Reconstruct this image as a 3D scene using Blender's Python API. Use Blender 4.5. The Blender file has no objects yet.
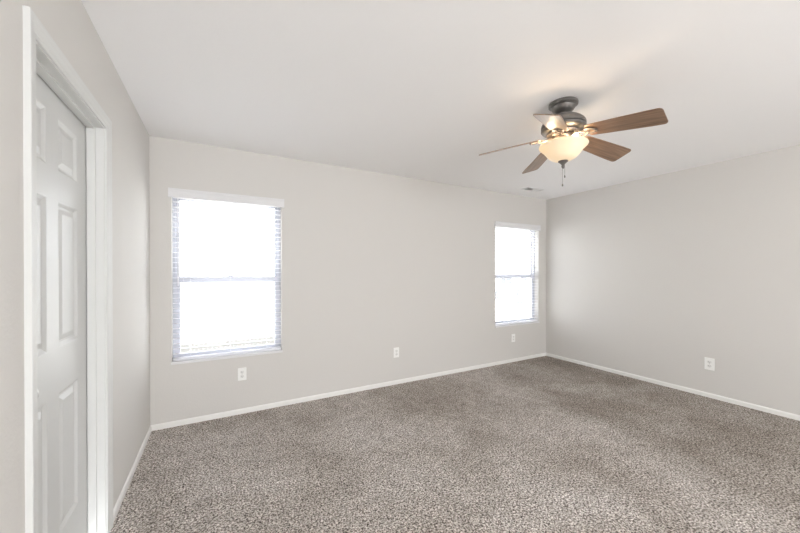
import bpy, bmesh, math, random
from math import sin, cos, pi, radians as R
from mathutils import Vector, Matrix

random.seed(7)
SC = bpy.context.scene
COL = SC.collection

# ------------------------------------------------------------------ room measures (metres, carpet surface = 0)
XL, XR = -0.490, 4.475          # left / right wall
YB, YF = 3.350, -3.200          # window wall / wall behind the camera
H = 2.440                       # ceiling
CAMZ = 1.325

# ------------------------------------------------------------------ camera
cam = bpy.data.cameras.new('camera'); cam_o = bpy.data.objects.new('camera', cam); COL.objects.link(cam_o)
cam.sensor_width = 36.0
cam.lens = 327.0 / 800.0 * 36.0
cam.shift_y = 0.0077
cam.clip_start = 0.02
cam_o.location = (0, 0, CAMZ)
cam_o.rotation_euler = (R(90 - 0.24), 0, R(-29.1))
SC.camera = cam_o

# ------------------------------------------------------------------ world, sun, daylight, exposure
W = bpy.data.worlds.new('World'); SC.world = W; W.use_nodes = True
bg = W.node_tree.nodes['Background']
bg.inputs[0].default_value = (0.94, 0.965, 1.0, 1)
bg.inputs[1].default_value = 4.1

sun = bpy.data.lights.new('sun', 'SUN'); sun_o = bpy.data.objects.new('sun', sun); COL.objects.link(sun_o)
sun.energy = 8.0; sun.angle = R(3); sun.color = (1.0, 0.97, 0.93)
sun_o.rotation_euler = (R(28), 0, R(-20))

def area(name, loc, rot, sx, sy, power, col):
    l = bpy.data.lights.new(name, 'AREA'); l.shape = 'RECTANGLE'; l.size = sx; l.size_y = sy
    l.energy = power; l.color = col
    o = bpy.data.objects.new(name, l); COL.objects.link(o); o.location = loc; o.rotation_euler = rot
    return o
# added soft fill, placed outside an assumed wide window behind the camera
area('rear_fill_light', (1.2, YF - 0.10, 1.35), (R(95), 0, R(-2)), 2.4, 1.5, 74, (0.985, 0.99, 1.0))
# added side fill for left wall and door, outside an assumed window
area('side_fill_light', (XR + 0.10, -2.5, 1.50), (R(80), 0, R(90)), 0.9, 1.2, 14, (0.985, 0.995, 1.0))

vs = SC.view_settings
vs.view_transform = 'Standard'; vs.look = 'None'; vs.gamma = 1.0; vs.use_curve_mapping = False
vs.exposure = 0.71
SC.cycles.max_bounces = 14; SC.cycles.diffuse_bounces = 8; SC.cycles.transmission_bounces = 8
SC.cycles.transparent_max_bounces = 16
SC.cycles.use_denoising = True
SC.cycles.sample_clamp_indirect = 4.0
SC.cycles.caustics_reflective = False; SC.cycles.caustics_refractive = False

# ------------------------------------------------------------------ materials
def mat(name, col, rough=0.6, metal=0.0, spec=0.5, bump=None, coat=0.0):
    m = bpy.data.materials.new(name); m.use_nodes = True
    nt = m.node_tree; b = nt.nodes['Principled BSDF']
    b.inputs['Base Color'].default_value = (*col, 1)
    b.inputs['Roughness'].default_value = rough
    b.inputs['Metallic'].default_value = metal
    b.inputs['Specular IOR Level'].default_value = spec
    b.inputs['Coat Weight'].default_value = coat
    if bump:
        sc, st, dist = bump
        tc = nt.nodes.new('ShaderNodeTexCoord')
        n = nt.nodes.new('ShaderNodeTexNoise'); n.inputs['Scale'].default_value = sc
        n.inputs['Detail'].default_value = 3
        bp = nt.nodes.new('ShaderNodeBump'); bp.inputs['Strength'].default_value = st
        bp.inputs['Distance'].default_value = dist
        nt.links.new(tc.outputs['Object'], n.inputs['Vector'])
        nt.links.new(n.outputs['Fac'], bp.inputs['Height'])
        nt.links.new(bp.outputs['Normal'], b.inputs['Normal'])
    return m

M_wall = mat('wall_paint', (0.632, 0.616, 0.590), 0.75, spec=0.25, bump=(85, 0.35, 0.0025))
M_ceil = mat('ceiling_paint', (0.90, 0.90, 0.90), 0.9, spec=0.1, bump=(60, 0.3, 0.002))
M_trim = mat('white_trim_paint', (0.65, 0.655, 0.642), 0.5, spec=0.3)
M_base = mat('white_baseboard_paint', (0.80, 0.795, 0.77), 0.42)
M_door = mat('white_door_paint', (0.60, 0.605, 0.595), 0.42, spec=0.4)
M_vinyl = mat('white_vinyl', (0.48, 0.49, 0.535), 0.4)
M_valance = mat('valance_white', (0.72, 0.72, 0.73), 0.5)
M_plate = mat('outlet_plastic', (0.86, 0.86, 0.84), 0.35)
M_slot = mat('dark_slot', (0.05, 0.05, 0.05), 0.6)
M_recept = mat('receptacle_plastic', (0.77, 0.77, 0.75), 0.4)
M_pewter = mat('brushed_pewter', (0.20, 0.19, 0.18), 0.38, metal=0.75)
M_arm = mat('blade_arm_pewter', (0.26, 0.22, 0.19), 0.5, metal=0.5)
M_chain = mat('chain_metal', (0.45, 0.44, 0.43), 0.35, metal=0.8)
M_nickel = mat('satin_nickel', (0.42, 0.41, 0.39), 0.3, metal=1.0)
M_vent = mat('vent_enamel', (0.78, 0.78, 0.77), 0.45)
M_vent_dark = mat('vent_duct', (0.06, 0.06, 0.06), 0.8)
M_tassel = mat('cord_tassel', (0.45, 0.45, 0.44), 0.5)
M_cord = mat('cord_white', (0.8, 0.8, 0.82), 0.7)
M_bulb_socket = mat('socket', (0.7, 0.68, 0.62), 0.5)

def carpet_material():
    m = bpy.data.materials.new('carpet_pile'); m.use_nodes = True
    nt = m.node_tree; L = nt.links.new; b = nt.nodes['Principled BSDF']
    b.inputs['Roughness'].default_value = 1.0; b.inputs['Specular IOR Level'].default_value = 0.05
    tc = nt.nodes.new('ShaderNodeTexCoord')
    def noise(sc, det, rough=0.5, dist=0.0):
        n = nt.nodes.new('ShaderNodeTexNoise'); n.inputs['Scale'].default_value = sc
        n.inputs['Detail'].default_value = det; n.inputs['Roughness'].default_value = rough
        n.inputs['Distortion'].default_value = dist
        L(tc.outputs['Object'], n.inputs['Vector']); return n
    def ramp(src, stops):
        r = nt.nodes.new('ShaderNodeValToRGB')
        e = r.color_ramp.elements
        e[0].position, e[0].color = stops[0][0], (*stops[0][1], 1)
        e[1].position, e[1].color = stops[-1][0], (*stops[-1][1], 1)
        for p, c in stops[1:-1]:
            k = e.new(p); k.color = (*c, 1)
        L(src, r.inputs[0]); return r
    fine = noise(108, 3, 0.62, 0.6)
    r1 = ramp(fine.outputs['Fac'], [(0.36, (0.062, 0.053, 0.047)), (0.445, (0.28, 0.245, 0.223)),
                                    (0.53, (0.55, 0.515, 0.48)), (0.63, (0.92, 0.88, 0.84))])
    # tracks where the pile leans the other way
    big = noise(1.3, 4, 0.55, 0.3)
    r2 = ramp(big.outputs['Fac'], [(0.36, (0.80, 0.775, 0.75)), (0.52, (0.98, 0.97, 0.96)), (0.66, (1.08, 1.08, 1.09))])
    mid = noise(9, 3, 0.6, 0.2)
    r3 = ramp(mid.outputs['Fac'], [(0.35, (0.90, 0.89, 0.88)), (0.65, (1.07, 1.07, 1.07))])
    def mul(a, c):
        mx = nt.nodes.new('ShaderNodeMix'); mx.data_type = 'RGBA'; mx.blend_type = 'MULTIPLY'
        mx.inputs[0].default_value = 1.0
        L(a, mx.inputs[6]); L(c, mx.inputs[7]); return mx.outputs[2]
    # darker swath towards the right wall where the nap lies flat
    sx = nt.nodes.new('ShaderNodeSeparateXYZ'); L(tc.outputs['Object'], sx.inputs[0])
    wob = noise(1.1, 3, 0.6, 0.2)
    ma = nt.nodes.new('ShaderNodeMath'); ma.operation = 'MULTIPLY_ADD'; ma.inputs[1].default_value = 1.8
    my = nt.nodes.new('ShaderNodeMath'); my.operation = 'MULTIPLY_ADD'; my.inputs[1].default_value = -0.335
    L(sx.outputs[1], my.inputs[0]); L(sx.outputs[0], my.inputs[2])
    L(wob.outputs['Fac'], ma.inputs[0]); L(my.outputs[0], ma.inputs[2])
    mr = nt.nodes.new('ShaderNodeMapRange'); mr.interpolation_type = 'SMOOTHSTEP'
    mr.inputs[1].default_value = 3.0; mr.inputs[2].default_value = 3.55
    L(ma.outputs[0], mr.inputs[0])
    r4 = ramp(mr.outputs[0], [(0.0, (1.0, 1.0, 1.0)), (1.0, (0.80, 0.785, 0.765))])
    L(mul(mul(mul(r1.outputs[0], r2.outputs[0]), r3.outputs[0]), r4.outputs[0]), b.inputs['Base Color'])
    bp = nt.nodes.new('ShaderNodeBump'); bp.inputs['Strength'].default_value = 0.8; bp.inputs['Distance'].default_value = 0.012
    L(fine.outputs['Fac'], bp.inputs['Height']); L(bp.outputs['Normal'], b.inputs['Normal'])
    return m
M_carpet = carpet_material()

def wood_material():
    m = bpy.data.materials.new('walnut_blade'); m.use_nodes = True
    nt = m.node_tree; L = nt.links.new; b = nt.nodes['Principled BSDF']
    b.inputs['Roughness'].default_value = 0.42
    b.inputs['Coat Weight'].default_value = 0.6; b.inputs['Coat Roughness'].default_value = 0.28
    tc = nt.nodes.new('ShaderNodeTexCoord'); mp = nt.nodes.new('ShaderNodeMapping')
    mp.inputs['Scale'].default_value = (3.0, 45.0, 10.0)
    L(tc.outputs['Object'], mp.inputs[0])
    n = nt.nodes.new('ShaderNodeTexNoise'); n.inputs['Scale'].default_value = 1.6; n.inputs['Detail'].default_value = 5
    n.inputs['Distortion'].default_value = 0.4
    L(mp.outputs[0], n.inputs['Vector'])
    r = nt.nodes.new('ShaderNodeValToRGB'); e = r.color_ramp.elements
    e[0].position = 0.32; e[0].color = (0.155, 0.088, 0.050, 1)
    e[1].position = 0.70; e[1].color = (0.33, 0.205, 0.13, 1)
    L(n.outputs['Fac'], r.inputs[0]); L(r.outputs[0], b.inputs['Base Color'])
    return m
M_wood = wood_material()

def thin_glass():
    m = bpy.data.materials.new('window_glass'); m.use_nodes = True
    nt = m.node_tree; nt.nodes.clear(); L = nt.links.new
    o = nt.nodes.new('ShaderNodeOutputMaterial'); mx = nt.nodes.new('ShaderNodeMixShader')
    t = nt.nodes.new('ShaderNodeBsdfTransparent'); t.inputs[0].default_value = (0.97, 0.98, 0.98, 1)
    g = nt.nodes.new('ShaderNodeBsdfGlossy'); g.inputs['Roughness'].default_value = 0.02
    mx.inputs[0].default_value = 0.03
    L(t.outputs[0], mx.inputs[1]); L(g.outputs[0], mx.inputs[2]); L(mx.outputs[0], o.inputs[0])
    return m
M_glass = thin_glass()

def translucent(name, col, fac, emit=None, est=0.0, gloss=0.05):
    m = bpy.data.materials.new(name); m.use_nodes = True
    nt = m.node_tree; nt.nodes.clear(); L = nt.links.new
    o = nt.nodes.new('ShaderNodeOutputMaterial'); mx = nt.nodes.new('ShaderNodeMixShader'); mx.inputs[0].default_value = fac
    d = nt.nodes.new('ShaderNodeBsdfPrincipled'); d.inputs['Base Color'].default_value = (*col, 1); d.inputs['Roughness'].default_value = 0.35
    t = nt.nodes.new('ShaderNodeBsdfTranslucent'); t.inputs[0].default_value = (*col, 1)
    if emit:
        d.inputs['Emission Color'].default_value = (*emit, 1); d.inputs['Emission Strength'].default_value = est
    L(d.outputs[0], mx.inputs[1]); L(t.outputs[0], mx.inputs[2]); L(mx.outputs[0], o.inputs[0])
    return m
M_slat = translucent('blind_slat_white', (0.90, 0.90, 0.92), 0.45)
M_bowl = translucent('lit_alabaster_glass', (0.82, 0.745, 0.60), 0.22, (1.0, 0.86, 0.64), 0.12)

M_bulb = bpy.data.materials.new('lit_bulb'); M_bulb.use_nodes = True
_b = M_bulb.node_tree.nodes['Principled BSDF']
_b.inputs['Base Color'].default_value = (1, 0.9, 0.75, 1)
_b.inputs['Emission Color'].default_value = (1, 0.80, 0.52, 1); _b.inputs['Emission Strength'].default_value = 7

M_lawn = mat('pale_dry_lawn', (0.70, 0.69, 0.66), 0.95, bump=(8, 0.5, 0.03))
M_fence = mat('weathered_fence', (0.095, 0.093, 0.088), 0.9, bump=(20, 0.5, 0.01))
M_stucco = mat('pale_siding', (0.80, 0.79, 0.77), 0.9, bump=(30, 0.3, 0.01))
M_roof = mat('light_shingle', (0.66, 0.66, 0.66), 0.9, bump=(12, 0.6, 0.02))
M_hglass = mat('house_window', (0.11, 0.115, 0.125), 0.2)
M_htrim = mat('house_trim', (0.80, 0.80, 0.79), 0.7)

# ------------------------------------------------------------------ mesh helpers
def obj(name, bm, m, parent=None, smooth=None, bevel=0.0):
    me = bpy.data.meshes.new(name)
    bmesh.ops.recalc_face_normals(bm, faces=bm.faces)
    bm.to_mesh(me); bm.free()
    if m: me.materials.append(m)
    o = bpy.data.objects.new(name, me); COL.objects.link(o)
    if parent: o.parent = parent
    if smooth is not None:
        for p in me.polygons: p.use_smooth = True
        me.set_sharp_from_angle(angle=R(smooth))
    if bevel:
        md = o.modifiers.new('bevel', 'BEVEL'); md.width = bevel; md.segments = 2; md.limit_method = 'ANGLE'; md.angle_limit = R(40)
    return o

def box(bm, x0, x1, y0, y1, z0, z1):
    v = [bm.verts.new((x, y, z)) for x in (x0, x1) for y in (y0, y1) for z in (z0, z1)]
    for f in ((0,1,3,2),(4,6,7,5),(0,4,5,1),(2,3,7,6),(0,2,6,4),(1,5,7,3)):
        bm.faces.new([v[i] for i in f])

def lathe(bm, prof, n=48, c=(0, 0), cap0=False, cap1=False):
    rings = []
    for r, z in prof:
        if r < 1e-6: rings.append([bm.verts.new((c[0], c[1], z))])
        else: rings.append([bm.verts.new((c[0] + r*cos(2*pi*i/n), c[1] + r*sin(2*pi*i/n), z)) for i in range(n)])
    for a, b in zip(rings, rings[1:]):
        for i in range(n):
            j = (i+1) % n
            if len(a) == 1 and len(b) == 1: continue
            if len(a) == 1: bm.faces.new((a[0], b[i], b[j]))
            elif len(b) == 1: bm.faces.new((a[i], b[0], a[j]))
            else: bm.faces.new((a[i], b[i], b[j], a[j]))
    if cap0 and len(rings[0]) > 1: bm.faces.new(rings[0])
    if cap1 and len(rings[-1]) > 1: bm.faces.new(rings[-1])

def tube(bm, pts, r, n=10, rs=None, flat=1.0):
    pts = [Vector(p) for p in pts]; prev = None; up = Vector((0, 0, 1))
    for k, p in enumerate(pts):
        d = (pts[min(k+1, len(pts)-1)] - pts[max(k-1, 0)]).normalized()
        s = d.cross(up)
        if s.length < 1e-3: s = d.cross(Vector((0, 1, 0)))
        s.normalize(); t = s.cross(d).normalized()
        rr = rs[k] if rs else r
        ring = [bm.verts.new(p + s*rr*cos(2*pi*i/n) + t*rr*flat*sin(2*pi*i/n)) for i in range(n)]
        if prev:
            for i in range(n):
                bm.faces.new((prev[i], prev[(i+1) % n], ring[(i+1) % n], ring[i]))
        else: bm.faces.new(ring)
        prev = ring
    bm.faces.new(prev)

def empty(name, loc=(0, 0, 0), rz=0.0):
    o = bpy.data.objects.new(name, None); COL.objects.link(o)
    o.location = loc; o.rotation_euler = (0, 0, rz); o.empty_display_size = 0.1
    return o

def tag(o, label=None, cat=None, group=None, kind=None):
    if label: o['label'] = label
    if cat: o['category'] = cat
    if group: o['group'] = group
    if kind: o['kind'] = kind
    return o

def copy_tree(o, parent=None):
    c = o.copy(); COL.objects.link(c); c.parent = parent
    for ch in list(o.children): copy_tree(ch, c)
    return c

def wall_cells(bm, u0, u1, z0, z1, holes, mk):
    us = sorted({u0, u1, *[h[0] for h in holes], *[h[1] for h in holes]})
    zs = sorted({z0, z1, *[h[2] for h in holes], *[h[3] for h in holes]})
    for a, b in zip(us, us[1:]):
        for c, d in zip(zs, zs[1:]):
            if any(h[0] <= a and b <= h[1] and h[2] <= c and d <= h[3] for h in holes): continue
            mk(a, b, c, d)

def solid_wall(name, axis, p0, p1, u0, u1, holes, m, label):
    """one closed slab with rectangular holes; axis 'y' = slab runs along x"""
    bm = bmesh.new()
    if axis == 'y': wall_cells(bm, u0, u1, 0, H, holes, lambda a, b, c, d: box(bm, a, b, p0, p1, c, d))
    else: wall_cells(bm, u0, u1, 0, H, holes, lambda a, b, c, d: box(bm, p0, p1, a, b, c, d))
    bmesh.ops.remove_doubles(bm, verts=bm.verts, dist=1e-5)
    # drop the inner faces shared by two cells
    seen = {}
    for f in bm.faces:
        k = tuple(sorted(v.index for v in f.verts)); seen.setdefault(k, []).append(f)
    bm.verts.index_update()
    seen = {}
    for f in bm.faces: seen.setdefault(tuple(sorted(v.index for v in f.verts)), []).append(f)
    dead = [f for fs in seen.values() if len(fs) > 1 for f in fs]
    bmesh.ops.delete(bm, geom=dead, context='FACES_ONLY')
    o = obj(name, bm, m); tag(o, label, 'wall', kind='structure')
    return o

# ------------------------------------------------------------------ structure
WT = 0.14
W1 = (-0.343, 0.545, 0.545, 2.00)       # x0, x1, z0, z1 openings
W2 = (3.393, 4.300, 0.545, 2.00)
W4 = (-2.95, -2.05, 0.90, 2.10)
W3 = (0.0, 2.4, 0.60, 2.10)
D0, D1, DT = 1.416, 2.126, 2.030        # door opening along y, top

solid_wall('wall_back', 'y', YB, YB + WT, XL - 0.115, XR + WT, [W1, W2], M_wall, 'warm light grey painted wall with the two windows')
solid_wall('wall_right', 'x', XR, XR + WT, YF, YB, [W4], M_wall, 'plain light grey wall on the right with one outlet')
solid_wall('wall_left', 'x', XL - 0.115, XL, YF, YB, [(D0 - 0.018, D1 + 0.018, 0, DT + 0.018)], M_wall, 'light grey wall on the left with the white door')
solid_wall('wall_front', 'y', YF - WT, YF, XL - 0.115, XR + WT, [W3], M_wall, 'wall behind the viewer')

bm = bmesh.new(); box(bm, XL, XR, YF, YB, -0.12, 0.010)
tag(obj('floor', bm, M_carpet), 'speckled brown grey plush carpet', 'carpet', kind='structure')
bm = bmesh.new(); box(bm, XL - 0.115, XR + WT, YF - WT, YB + WT, H, H + 0.15)
tag(obj('ceiling', bm, M_ceil), 'white painted ceiling', 'ceiling', kind='structure')

# closet shell behind the door
bm = bmesh.new()
cx0, cx1, cy0, cy1 = -1.5, XL - 0.115, 0.9, 2.6
box(bm, cx0 - 0.05, cx0, cy0 - 0.05, cy1 + 0.05, -0.12, H)
box(bm, cx0, cx1, cy0 - 0.05, cy0, -0.12, H); box(bm, cx0, cx1, cy1, cy1 + 0.05, -0.12, H)
box(bm, cx0, cx1, cy0, cy1, -0.12, -0.005); box(bm, cx0 - 0.05, cx1, cy0 - 0.05, cy1 + 0.05, H, H + 0.1)
tag(obj('wall_closet', bm, M_wall), 'walls of the space behind the white door', 'wall', kind='structure')

# baseboards
def baseboard(name, side, a, b, label):
    bm = bmesh.new()
    prof = [(0, 0), (0.011, 0), (0.011, 0.042), (0.008, 0.050), (0.003, 0.056), (0, 0.056)]
    def P(u, d, z):
        return {'left': (XL + d, u, z), 'right': (XR - d, u, z), 'back': (u, YB - d, z), 'front': (u, YF + d, z)}[side]
    A = [bm.verts.new(P(a, d, z)) for d, z in prof]; B = [bm.verts.new(P(b, d, z)) for d, z in prof]
    n = len(prof)
    for i in range(n): bm.faces.new((A[i], A[(i+1) % n], B[(i+1) % n], B[i]))
    bm.faces.new(A); bm.faces.new(B)
    tag(obj(name, bm, M_base), label, 'baseboard', kind='structure')
CO0, CO1 = D0 - 0.062, D1 + 0.062
baseboard('baseboard_back', 'back', XL, XR, 'white baseboard under the two windows')
baseboard('baseboard_right', 'right', YF, YB - 0.011, 'white baseboard along the right wall')
baseboard('baseboard_left', 'left', CO1, YB - 0.011, 'short white baseboard between door casing and corner')
baseboard('baseboard_front', 'left', YF, CO0, 'white baseboard before the door casing')

# ------------------------------------------------------------------ door: casing, jamb, slab
bm = bmesh.new()
prof = [(0, 0), (0, 0.007), (0.004, 0.009), (0.012, 0.0085), (0.016, 0.0105), (0.034, 0.0125), (0.046, 0.016), (0.055, 0.0165), (0.057, 0.015), (0.057, 0)]
path = [((D0 - 0.005, 0), (-1, 0)), ((D0 - 0.005, DT + 0.005), (-1, 1)), ((D1 + 0.005, DT + 0.005), (1, 1)), ((D1 + 0.005, 0), (1, 0))]
prev = None
for (y, z), (dy, dz) in path:
    ring = [bm.verts.new((XL + t, y + dy*u, z + dz*u)) for u, t in prof]
    if prev:
        for i in range(len(prof)):
            j = (i+1) % len(prof); bm.faces.new((prev[i], prev[j], ring[j], ring[i]))
    else: bm.faces.new(ring)
    prev = ring
bm.faces.new(prev)
tag(obj('trim_1', bm, M_trim), 'white moulded casing around the panel door', 'door casing', kind='structure')

bm = bmesh.new()
xa, xb = XL - 0.115, XL + 0.0005
box(bm, xa, xb, D0 - 0.018, D0, 0, DT); box(bm, xa, xb, D1, D1 + 0.018, 0, DT)
box(bm, xa, xb, D0 - 0.018, D1 + 0.018, DT, DT + 0.018)
FX = -0.557                                     # door face
sx0, sx1 = FX + 0.004, -0.522
box(bm, sx0, sx1, D0, D0 + 0.011, 0, DT); box(bm, sx0, sx1, D1 - 0.011, D1, 0, DT)
box(bm, sx0, sx1, D0 + 0.011, D1 - 0.011, DT - 0.011, DT)
tag(obj('trim_2', bm, M_trim, bevel=0.0012), 'white door jamb with its stop strip', 'door jamb', kind='structure')

door = tag(empty('door_1', (FX, D0, 0)), 'closed white six panel door', 'door', kind='structure')
bm = bmesh.new()
dy0, dy1, dz0, dz1 = 0.003, 0.7035, 0.022, DT - 0.003
cols_ = [(0.112, 0.288), (0.390, 0.592)]
rows_ = [(0.27, 0.84), (1.02, 1.605), (1.725, 1.935)]
holes = [(a, b, c, d) for a, b in cols_ for c, d in rows_]
def quad(a, b, c, d, x=0.0):
    bm.faces.new([bm.verts.new(p) for p in ((x, a, c), (x, b, c), (x, b, d), (x, a, d))])
wall_cells(bm, dy0, dy1, dz0, dz1, holes, lambda a, b, c, d: quad(a, b, c, d))
for a, b, c, d in holes:
    steps = [(0, 0), (0.004, -0.001), (0.016, -0.009), (0.024, -0.0095), (0.046, -0.003), (0.049, -0.003)]
    prev = None
    for ins, dep in steps:
        ring = [bm.verts.new(p) for p in ((dep, a+ins, c+ins), (dep, b-ins, c+ins), (dep, b-ins, d-ins), (dep, a+ins, d-ins))]
        if prev:
            for i in range(4): bm.faces.new((prev[i], prev[(i+1) % 4], ring[(i+1) % 4], ring[i]))
        prev = ring
    bm.faces.new(prev)
T = -0.035
for pts in (((0,dy0,dz0),(T,dy0,dz0),(T,dy0,dz1),(0,dy0,dz1)), ((0,dy1,dz0),(T,dy1,dz0),(T,dy1,dz1),(0,dy1,dz1)),
            ((0,dy0,dz1),(0,dy1,dz1),(T,dy1,dz1),(T,dy0,dz1)), ((0,dy0,dz0),(0,dy1,dz0),(T,dy1,dz0),(T,dy0,dz0)),
            ((T,dy0,dz0),(T,dy1,dz0),(T,dy1,dz1),(T,dy0,dz1))):
    bm.faces.new([bm.verts.new(p) for p in pts])
bmesh.ops.remove_doubles(bm, verts=bm.verts, dist=1e-5)
obj('door_slab', bm, M_door, door)
bm = bmesh.new()
lathe(bm, [(0.0, 0.0), (0.031, 0.0), (0.031, 0.004), (0.027, 0.008), (0.012, 0.011), (0.010, 0.028), (0.016, 0.033), (0.025, 0.040), (0.027, 0.048), (0.024, 0.056), (0.014, 0.061), (0, 0.062)], 32)
bmesh.ops.rotate(bm, verts=bm.verts, cent=(0, 0, 0), matrix=Matrix.Rotation(R(90), 3, 'Y'))
k = obj('door_knob', bm, M_nickel, door, smooth=35); k.scale = (0.86, 0.9, 0.9); k.location = (0.0005, 0.056, 0.932); k['label'] = 'satin nickel knob'

# ------------------------------------------------------------------ windows
def build_window(name, o, label):
    x0, x1, z0, z1 = o
    win = tag(empty(name, (x0, YB, z0)), label, 'window', kind='structure')
    w, h = x1 - x0, z1 - z0
    def ring(bm, a, b, c, d, t, y0, y1, tb=None, tt=None):
        tb = tb or t; tt = tt or t
        box(bm, a, a+t, y0, y1, c, d); box(bm, b-t, b, y0, y1, c, d)
        box(bm, a+t, b-t, y0, y1, c, c+tb); box(bm, a+t, b-t, y0, y1, d-tt, d)
    bm = bmesh.new(); ring(bm, 0, w, 0, h, 0.024, 0.075, 0.138)
    obj('window_frame', bm, M_vinyl, win, bevel=0.0015)
    mz = 1.252 - z0
    bm = bmesh.new(); ring(bm, 0.024, w-0.024, mz-0.020, h-0.024, 0.026, 0.108, 0.130, tb=0.040)
    up = obj('upper_sash', bm, M_vinyl, win, bevel=0.0015)
    bm = bmesh.new(); box(bm, 0.050, w-0.050, 0.117, 0.121, mz+0.020, h-0.050); obj('pane', bm, M_glass, up)
    bm = bmesh.new(); ring(bm, 0.024, w-0.024, 0.024, mz+0.026, 0.031, 0.082, 0.106, tb=0.032, tt=0.052)
    lo = obj('lower_sash', bm, M_vinyl, win, bevel=0.0015)
    bm = bmesh.new(); box(bm, 0.055, w-0.055, 0.092, 0.096, 0.056, mz-0.026); obj('pane', bm, M_glass, lo)
    bm = bmesh.new()
    box(bm, w/2-0.022, w/2+0.022, 0.084, 0.106, mz+0.026, mz+0.034); box(bm, w/2-0.006, w/2+0.028, 0.088, 0.098, mz+0.034, mz+0.042)
    obj('sash_lock', bm, M_vinyl, lo, bevel=0.001)
    bm = bmesh.new()
    box(bm, 0.0005, w-0.0005, 0.0, 0.075, -0.0, 0.012)
    box(bm, -0.004, w+0.004, -0.012, -0.0005, -0.010, 0.012)
    obj('window_sill', bm, M_valance, win, bevel=0.003)
    return win
build_window('window_1', W1, 'white single hung window on the left of the window wall')
build_window('window_2', W2, 'white single hung window beside the far corner')
x0, x1, z0, z1 = W3
bm = bmesh.new()
for a, b in ((x0, x0+0.05), (x1-0.05, x1), ((x0+x1)/2-0.03, (x0+x1)/2+0.03)): box(bm, a, b, YF-0.08, YF-0.03, z0, z1)
box(bm, x0, x1, YF-0.08, YF-0.03, z0, z0+0.05); box(bm, x0, x1, YF-0.08, YF-0.03, z1-0.05, z1)
tag(obj('window_3_added', bm, M_vinyl), 'unseen wide window behind the viewer, added for fill light', 'window', kind='structure')  # assumed window, added to let the rear fill into the room

bm = bmesh.new(); y0, y1, z0, z1 = W4
for a, b in ((y0, y0+0.05), (y1-0.05, y1), ((y0+y1)/2-0.03, (y0+y1)/2+0.03)): box(bm, XR+0.03, XR+0.08, a, b, z0, z1)
box(bm, XR+0.03, XR+0.08, y0, y1, z0, z0+0.05); box(bm, XR+0.03, XR+0.08, y0, y1, z1-0.05, z1)
tag(obj('window_4_added', bm, M_vinyl), 'unseen side window behind the viewer, added for fill light', 'window', kind='structure')  # assumed window, added so the near left wall gets side light

# ------------------------------------------------------------------ blinds
def build_blind(o, label, wand):
    x0, x1, z0, z1 = o; w = x1 - x0
    t = tag(empty('window_blind', (x0, YB, 1.90)), label, 'window blind', 'white horizontal blinds')
    zz = 1.90
    # valance: moulded board, proud of the wall, with short returns
    bm = bmesh.new()
    pr = [(-0.016, 1.947), (-0.020, 1.953), (-0.018, 2.004), (-0.023, 2.016), (-0.022, 2.025), (-0.010, 2.025), (-0.010, 1.947)]
    A = [bm.verts.new((-0.020, y, z-zz)) for y, z in pr]; B = [bm.verts.new((w+0.020, y, z-zz)) for y, z in pr]
    n = len(pr)
    for i in range(n): bm.faces.new((A[i], A[(i+1) % n], B[(i+1) % n], B[i]))
    bm.faces.new(A); bm.faces.new(B)
    for a, b in ((-0.020, -0.012), (w+0.012, w+0.020)): box(bm, a, b, -0.0105, -0.0003, 1.947-zz, 2.025-zz)
    obj('valance', bm, M_valance, t)
    bm = bmesh.new(); box(bm, 0.006, w-0.006, 0.012, 0.066, 1.955-zz, 1.998-zz); obj('headrail', bm, M_valance, t, bevel=0.002)
    # slats, tilted open
    bm = bmesh.new(); z = 0.615; k = 0
    while z < 1.93:
        th = R(2.0); sx = 0.0
        pts = []
        for s in range(5):
            u = -0.025 + 0.0125*s; cz = 0.0016*(1 - (u/0.025)**2)
            pts.append((0.040 + u*cos(th), z - zz + cz - u*sin(th)))
        top = [[bm.verts.new((x, y, q + 0.0012)) for y, q in pts] for x in (0.007, w-0.007)]
        bot = [[bm.verts.new((x, y, q - 0.0012)) for y, q in pts] for x in (0.007, w-0.007)]
        for i in range(4):
            bm.faces.new((top[0][i], top[0][i+1], top[1][i+1], top[1][i])); bm.faces.new((bot[0][i], bot[0][i+1], bot[1][i+1], bot[1][i]))
        for s in (0, 1): bm.faces.new(top[s] + bot[s][::-1])
        bm.faces.new((top[0][0], top[1][0], bot[1][0], bot[0][0])); bm.faces.new((top[0][4], top[1][4], bot[1][4], bot[0][4]))
        z += 0.0435
    obj('slats', bm, M_slat, t)
    bm = bmesh.new(); box(bm, 0.007, w-0.007, 0.014, 0.066, 0.560-zz, 0.580-zz); obj('bottom_rail', bm, M_slat, t, bevel=0.003)
    bm = bmesh.new()
    for fx in (0.15, 0.5, 0.85):
        for yy in (0.0135, 0.0665): tube(bm, [(w*fx, yy, 0.575-zz), (w*fx, yy, 1.96-zz)], 0.0006, 6)
    obj('ladder_cord', bm, M_cord, t)
    for dx, zt in ((0.085, 1.185), (w-0.102, 1.158)):
        bm = bmesh.new(); tube(bm, [(dx, 0.008, zt-zz+0.02), (dx, 0.008, 1.95-zz)], 0.0008, 6)
        c = obj('lift_cord', bm, M_cord, t)
        bm = bmesh.new()
        lathe(bm, [(0.0, 0.026), (0.003, 0.026), (0.005, 0.018), (0.0065, -0.010), (0.005, -0.014), (0, -0.014)], 14, (dx, 0.008))
        bmesh.ops.translate(bm, verts=bm.verts, vec=(0, 0, zt-zz))
        tz = obj('tassel', bm, M_tassel, c, smooth=40)
    bm = bmesh.new(); tube(bm, [(wand, 0.008, 1.955-zz), (wand, 0.008, 1.20-zz)], 0.004, 8)
    obj('tilt_wand', bm, M_cord, t, smooth=50)
build_blind(W1, 'white blind with slats tilted open in the wide window near the left corner', 0.045)
build_blind(W2, 'white blind with slats tilted open in the narrower looking window by the far corner', 0.764)

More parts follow.
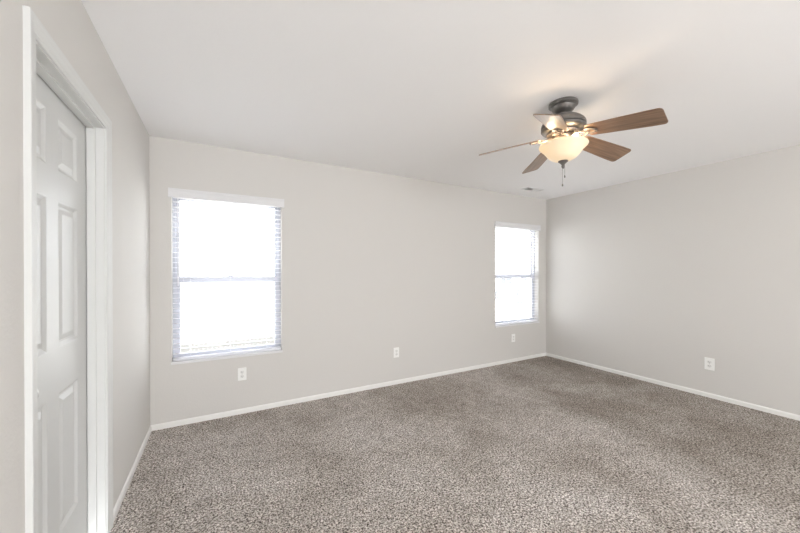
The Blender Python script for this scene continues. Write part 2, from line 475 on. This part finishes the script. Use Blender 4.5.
# ------------------------------------------------------------------ outlets
def build_outlet():
    t = empty('wall_outlet')
    bm = bmesh.new(); box(bm, -0.036, 0.036, -0.006, 0, -0.058, 0.058)
    obj('cover_plate', bm, M_plate, t, bevel=0.003)
    for s in (-1, 1):
        bm = bmesh.new(); cz = s*0.0195; n = 24
        pts = []
        for i in range(n):
            a = 2*pi*i/n; x = 0.0175*cos(a); z = 0.0175*sin(a); z = max(-0.0135, min(0.0135, z)); pts.append((x, z+cz))
        A = [bm.verts.new((x, -0.0085, z)) for x, z in pts]; B = [bm.verts.new((x, -0.004, z)) for x, z in pts]
        for i in range(n): bm.faces.new((A[i], A[(i+1) % n], B[(i+1) % n], B[i]))
        bm.faces.new(A); bm.faces.new(B)
        rc = obj('receptacle', bm, M_recept, t)
        bm = bmesh.new()
        box(bm, -0.0075, -0.0052, -0.0090, -0.0084, cz-0.003, cz+0.006); box(bm, 0.0052, 0.0075, -0.0090, -0.0084, cz-0.002, cz+0.005)
        box(bm, -0.0022, 0.0022, -0.0090, -0.0084, cz-0.0105, cz-0.0065)
        obj('slots', bm, M_slot, rc)
    bm = bmesh.new(); lathe(bm, [(0, 0.0015), (0.0025, 0.001), (0.003, 0)], 12)
    bmesh.ops.rotate(bm, verts=bm.verts, cent=(0, 0, 0), matrix=Matrix.Rotation(R(90), 3, 'X'))
    sc = obj('screw', bm, M_chain, t); sc.location = (0, -0.006, 0)
    return t
proto = build_outlet()
spots = [(0.193, YB - 0.0002, 0.375, 0, 'white duplex outlet on the wall just below the left window'),
         (1.814, YB - 0.0002, 0.379, 0, 'white duplex outlet on the bare wall between the two windows'),
         (3.747, YB - 0.0002, 0.356, 0, 'white duplex outlet on the wall just below the far right window'),
         (XR - 0.0002, 1.405, 0.360, -pi/2, 'white duplex outlet on the plain wall at the right')]
for i, (x, y, z, a, lb) in enumerate(spots):
    o = proto if i == 0 else copy_tree(proto)
    o.location = (x, y, z); o.rotation_euler = (0, 0, a)
    tag(o, lb, 'wall outlet', 'white wall outlets')
    if i == 3: o.scale = (1.12, 1, 1.08)

# ------------------------------------------------------------------ ceiling vent
v = tag(empty('ceiling_vent', (3.733, 3.010, H)), 'small white louvred air vent in the ceiling near the far corner', 'air vent')
bm = bmesh.new(); w, d = 0.150, 0.062
for a, b, c, e in ((-w, w, -d, -d+0.016), (-w, w, d-0.016, d), (-w, -w+0.018, -d+0.016, d-0.016), (w-0.018, w, -d+0.016, d-0.016), (-0.006, 0.006, -d+0.016, d-0.016)):
    box(bm, a, b, c, e, -0.009, -0.0003)
obj('frame', bm, M_vent, v, bevel=0.0015)
bm = bmesh.new(); box(bm, -w+0.018, w-0.018, -d+0.016, d-0.016, -0.0022, -0.0004); obj('duct_opening', bm, M_vent_dark, v)
bm = bmesh.new()
for half in (-1, 1):
    for i in range(8):
        x = half*(0.016 + i*0.0155)
        A = (x - half*0.0, -0.0085); dx = 0.0075*half
        vs_ = [bm.verts.new((xx, yy, zz)) for xx, zz in ((x, -0.003), (x + dx, -0.0095), (x + dx + 0.0012, -0.0095), (x + 0.0012, -0.003)) for yy in (-d+0.016, d-0.016)]
        for f in ((0, 2, 3, 1), (2, 4, 5, 3), (4, 6, 7, 5), (6, 0, 1, 7), (0, 6, 4, 2), (1, 3, 5, 7)): bm.faces.new([vs_[q] for q in f])
obj('louvres', bm, M_vent, v)

# ------------------------------------------------------------------ ceiling fan
FXc, FYc = 2.005, 1.374
fan = tag(empty('ceiling_fan', (FXc, FYc, H)), 'five blade brown ceiling fan with pewter body and lit glass bowl', 'ceiling fan')
def Z(z): return z - H
def part(name, prof, m, parent=fan, n=56, smooth=38):
    bm = bmesh.new(); lathe(bm, [(r, Z(z)) for r, z in prof], n); return obj(name, bm, m, parent, smooth=smooth)
part('canopy', [(0, 2.4397), (0.087, 2.4397), (0.090, 2.433), (0.089, 2.423), (0.080, 2.415), (0.073, 2.413), (0.074, 2.409), (0.067, 2.396), (0.056, 2.384), (0.046, 2.378), (0.034, 2.370), (0.034, 2.355), (0, 2.355)], M_pewter)
part('motor_housing', [(0, 2.357), (0.050, 2.357), (0.060, 2.352), (0.090, 2.342), (0.114, 2.326), (0.118, 2.319), (0.118, 2.314), (0.127, 2.313), (0.133, 2.304), (0.136, 2.294), (0.136, 2.282), (0.129, 2.278), (0.129, 2.274), (0.136, 2.271), (0.136, 2.264), (0.128, 2.254), (0.105, 2.246), (0.08, 2.244), (0, 2.244)], M_pewter)
rot = part('flywheel', [(0, 2.2435), (0.098, 2.2435), (0.102, 2.238), (0.098, 2.229), (0.075, 2.226), (0, 2.226)], M_arm)
part('switch_housing', [(0, 2.2255), (0.060, 2.2255), (0.068, 2.218), (0.070, 2.200), (0.062, 2.190), (0.030, 2.184), (0.012, 2.180), (0.010, 2.056), (0, 2.056)], M_arm)

R0, RT = 0.150, 0.552
z_hub, z_tip = 2.232, 2.151
slope = math.atan2(z_hub - z_tip, RT)
def blade_bm():
    bm = bmesh.new(); N = 26; th = 0.0055
    def hw(u):   # half width along the blade
        return 0.056 + (0.0715-0.056)*min(1, u/0.8)
    outline = []
    L0, L1 = R0, RT; rc = 0.022
    up = []
    ns = 10
    for i in range(6):           # root corner
        a = pi - pi/2*i/5; up.append((L0 + 0.018 + 0.018*cos(a), hw(0) - 0.018 + 0.018*sin(a)))
    for i in range(1, ns): u = i/ns; up.append((L0 + (L1-L0)*u, hw(u)))
    for i in range(7):
        a = pi/2 - pi/2*i/6; up.append((L1 - rc + rc*cos(a), hw(1) - rc + rc*sin(a)))
    pts = up + [(x, -y) for x, y in up[::-1]]
    A = [bm.verts.new((x, y, th/2)) for x, y in pts]; B = [bm.verts.new((x, y, -th/2)) for x, y in pts]
    n = len(pts)
    for i in range(n): bm.faces.new((A[i], A[(i+1) % n], B[(i+1) % n], B[i]))
    bm.faces.new(A); bm.faces.new(B)
    return bm
def arm_bm():
    """cast bracket: two scroll legs from the flywheel meeting in an open oval plate under the blade root"""
    bm = bmesh.new()
    for s in (-1, 1):
        pts = []; rs = []
        for i in range(15):
            t = i/14
            x = 0.066 + 0.096*t
            y = s*(0.012 + 0.026*sin(pi*min(1, t*1.15)))*(1 if t < .87 else (1-t)/.13*0.9+0.1)
            z = -0.004 - 0.014*sin(pi*t)*(1-t*0.3) - 0.006*t
            pts.append((x, y, z)); rs.append(0.0075 - 0.002*t)
        tube(bm, pts, 0.007, 10, rs, flat=0.7)
    # inner scroll curl
    for s in (-1, 1):
        pts = [(0.100 + 0.014*cos(a)*(1-a/14), s*(0.016 + 0.013*sin(a)*(1-a/14)), -0.018 + 0.001*a) for a in [k*0.5 for k in range(13)]]
        tube(bm, pts, 0.004, 8, flat=0.8)
    # oval ring plate holding the blade screws
    n = 36; cx = 0.168
    rings = [[bm.verts.new((cx + (a)*cos(2*pi*i/n), (b)*sin(2*pi*i/n), z)) for i in range(n)] for a, b, z in
             ((0.044, 0.034, -0.0035), (0.046, 0.036, -0.007), (0.040, 0.030, -0.0115), (0.028, 0.019, -0.010), (0.026, 0.017, -0.0035))]
    for k in range(5):
        A, B = rings[k], rings[(k+1) % 5]
        for i in range(n): bm.faces.new((A[i], A[(i+1) % n], B[(i+1) % n], B[i]))
    for sx, sy in ((cx+0.034, 0), (cx-0.02, 0.023), (cx-0.02, -0.023)):
        lathe(bm, [(0, -0.0150), (0.0035, -0.0145), (0.005, -0.0125), (0.005, -0.009)], 12, (sx, sy))
    return bm
b0 = obj('blade', blade_bm(), M_wood, fan, bevel=0.0015)
a0 = obj('blade_arm', arm_bm(), M_arm, fan, smooth=45)
for k in range(5):
    b = b0 if k == 0 else b0.copy(); a = a0 if k == 0 else a0.copy()
    if k: COL.objects.link(b); COL.objects.link(a)
    ang = R(-82.2 + 72*k)
    base = Matrix.Translation((0, 0, Z(z_hub))) @ Matrix.Rotation(ang, 4, 'Z') @ Matrix.Rotation(slope, 4, 'Y')
    for o, pitch in ((b, R(-17)), (a, R(-9))):
        o.matrix_local = base @ Matrix.Rotation(pitch, 4, 'X')

# glass bowl: flared bell, open at the top, with thickness
outer = [(0.012, 2.056), (0.035, 2.058), (0.060, 2.065), (0.080, 2.077), (0.096, 2.093), (0.109, 2.111), (0.122, 2.128), (0.136, 2.141), (0.146, 2.150), (0.149, 2.159), (0.145, 2.166)]
inner = [(r - 0.005, z + 0.0035) for r, z in outer[::-1]][1:]
part('glass_bowl', outer + [(0.140, 2.167)] + inner[:-1] + [(0.012, 2.0625), (0.012, 2.058)], M_bowl, n=64)['label'] = 'cream frosted glass bowl, lit'
part('finial', [(0, 2.0575), (0.030, 2.0575), (0.031, 2.053), (0.022, 2.046), (0.012, 2.036), (0.009, 2.028), (0.011, 2.023), (0.009, 2.015), (0.004, 2.008), (0, 2.006)], M_pewter, n=32)
for k, a in enumerate((20, 140, 260)):
    ca, sa = cos(R(a)), sin(R(a))
    bm = bmesh.new(); tube(bm, [(0.050*ca, 0.050*sa, Z(2.196)), (0.078*ca, 0.078*sa, Z(2.188))], 0.013, 14); obj('socket', bm, M_bulb_socket, fan, smooth=50)
    bm = bmesh.new(); c = Vector((0.098*ca, 0.098*sa, Z(2.182)))
    bmesh.ops.create_uvsphere(bm, u_segments=18, v_segments=12, radius=0.019); bmesh.ops.translate(bm, verts=bm.verts, vec=c)
    obj('bulb', bm, M_bulb, fan, smooth=80)
    l = bpy.data.lights.new('bulb_light', 'POINT'); l.energy = 1.3; l.color = (1.0, 0.76, 0.52); l.shadow_soft_size = 0.02
    lo = bpy.data.objects.new('bulb_light', l); COL.objects.link(lo); lo.parent = fan
    lo.location = (0.108*ca, 0.108*sa, Z(2.160))
for (dx, dy, zb) in ((-0.003, 0.002, 1.893), (0.009, -0.006, 1.950)):
    bm = bmesh.new(); z = 2.020
    while z > zb + 0.014:
        bmesh.ops.create_icosphere(bm, subdivisions=1, radius=0.0019, matrix=Matrix.Translation((dx, dy, Z(z)))); z -= 0.0036
    tube(bm, [(dx, dy, Z(2.022)), (dx, dy, Z(zb+0.01))], 0.0008, 6)
    ch = obj('pull_chain', bm, M_chain, fan)
    bm = bmesh.new(); lathe(bm, [(0, Z(zb+0.014)), (0.0025, Z(zb+0.012)), (0.0045, Z(zb+0.004)), (0.0035, Z(zb-0.002)), (0, Z(zb-0.004))], 14, (dx, dy))
    obj('pendant', bm, M_pewter, ch, smooth=50)

# ------------------------------------------------------------------ outdoors, seen faintly through the glass
GZ = -2.90
bm = bmesh.new(); box(bm, -60, 90, YB + WT + 0.02, 110, GZ - 0.3, GZ)
tag(obj('ground', bm, M_lawn), 'pale sunlit ground outside the windows', 'ground', kind='structure')
fence = tag(empty('yard_fence', (0, 14, GZ)), 'weathered board fence seen low through the left window', 'fence')
bm = bmesh.new(); x = -8.0
while x < 8.0:
    box(bm, x, x + 0.138, -0.01, 0.01, 0.03, 1.60 + random.uniform(-0.012, 0.012)); x += 0.142
obj('boards', bm, M_fence, fence)
bm = bmesh.new()
for z in (0.3, 0.85, 1.4): box(bm, -8, 8, 0.0105, 0.05, z, z+0.09)
obj('rails', bm, M_fence, fence)
for i in range(8):
    bm = bmesh.new(); px = -7.9 + i*2.257; box(bm, px, px+0.09, 0.0505, 0.14, 0, 1.55); obj('post', bm, M_fence, fence)

hs = tag(empty('neighbour_house', (33.5, 31.0, GZ), R(-48)), 'pale house with light roof seen faintly through the far window', 'house')
bm = bmesh.new()
hw, hd, eh, rh = 3.2, 3.5, 4.0, 5.1
box(bm, -hw, hw, 0, 2*hd, 0, eh)
obj('walls', bm, M_stucco, hs)
bm = bmesh.new()
P = [(-hw-.3, -.4, eh-.05), (hw+.3, -.4, eh-.05), (hw+.3, 2*hd+.4, eh-.05), (-hw-.3, 2*hd+.4, eh-.05), (-hw-.3, hd, rh), (hw+.3, hd, rh)]
V = [bm.verts.new(p) for p in P]; V2 = [bm.verts.new((p[0], p[1], p[2]+.15)) for p in P]
for q in (V, V2):
    bm.faces.new((q[0], q[1], q[5], q[4])); bm.faces.new((q[3], q[4], q[5], q[2])); 
for a, b in ((0, 1), (1, 5), (5, 2), (2, 3), (3, 4), (4, 0)): bm.faces.new((V[a], V[b], V2[b], V2[a]))
obj('roof', bm, M_roof, hs)
bm = bmesh.new()
for s in (-hw, hw):
    q = [bm.verts.new(p) for p in ((s, 0, eh), (s, 2*hd, eh), (s, hd, rh))]; bm.faces.new(q)
obj('gable', bm, M_stucco, hs)
for wx, wz, ww, wh in ((-2.0, 3.1, 0.9, 1.1), (-0.1, 3.1, 1.4, 1.1), (2.1, 3.1, 0.6, 1.1), (-1.0, 1.0, 1.5, 1.2), (1.6, 1.0, 0.9, 2.0)):
    bm = bmesh.new(); z0, z1 = wz - wh/2, wz + wh/2
    box(bm, wx-ww/2-.07, wx+ww/2+.07, -0.05, -0.001, z0-.07, z0); box(bm, wx-ww/2-.07, wx+ww/2+.07, -0.05, -0.001, z1, z1+.07)
    box(bm, wx-ww/2-.07, wx-ww/2, -0.05, -0.001, z0, z1); box(bm, wx+ww/2, wx+ww/2+.07, -0.05, -0.001, z0, z1)
    box(bm, wx-0.02, wx+0.02, -0.045, -0.0205, z0, z1)
    f = obj('house_window', bm, M_htrim, hs)
    bm = bmesh.new(); box(bm, wx-ww/2, wx+ww/2, -0.02, -0.002, z0, z1); obj('pane', bm, M_hglass, f)
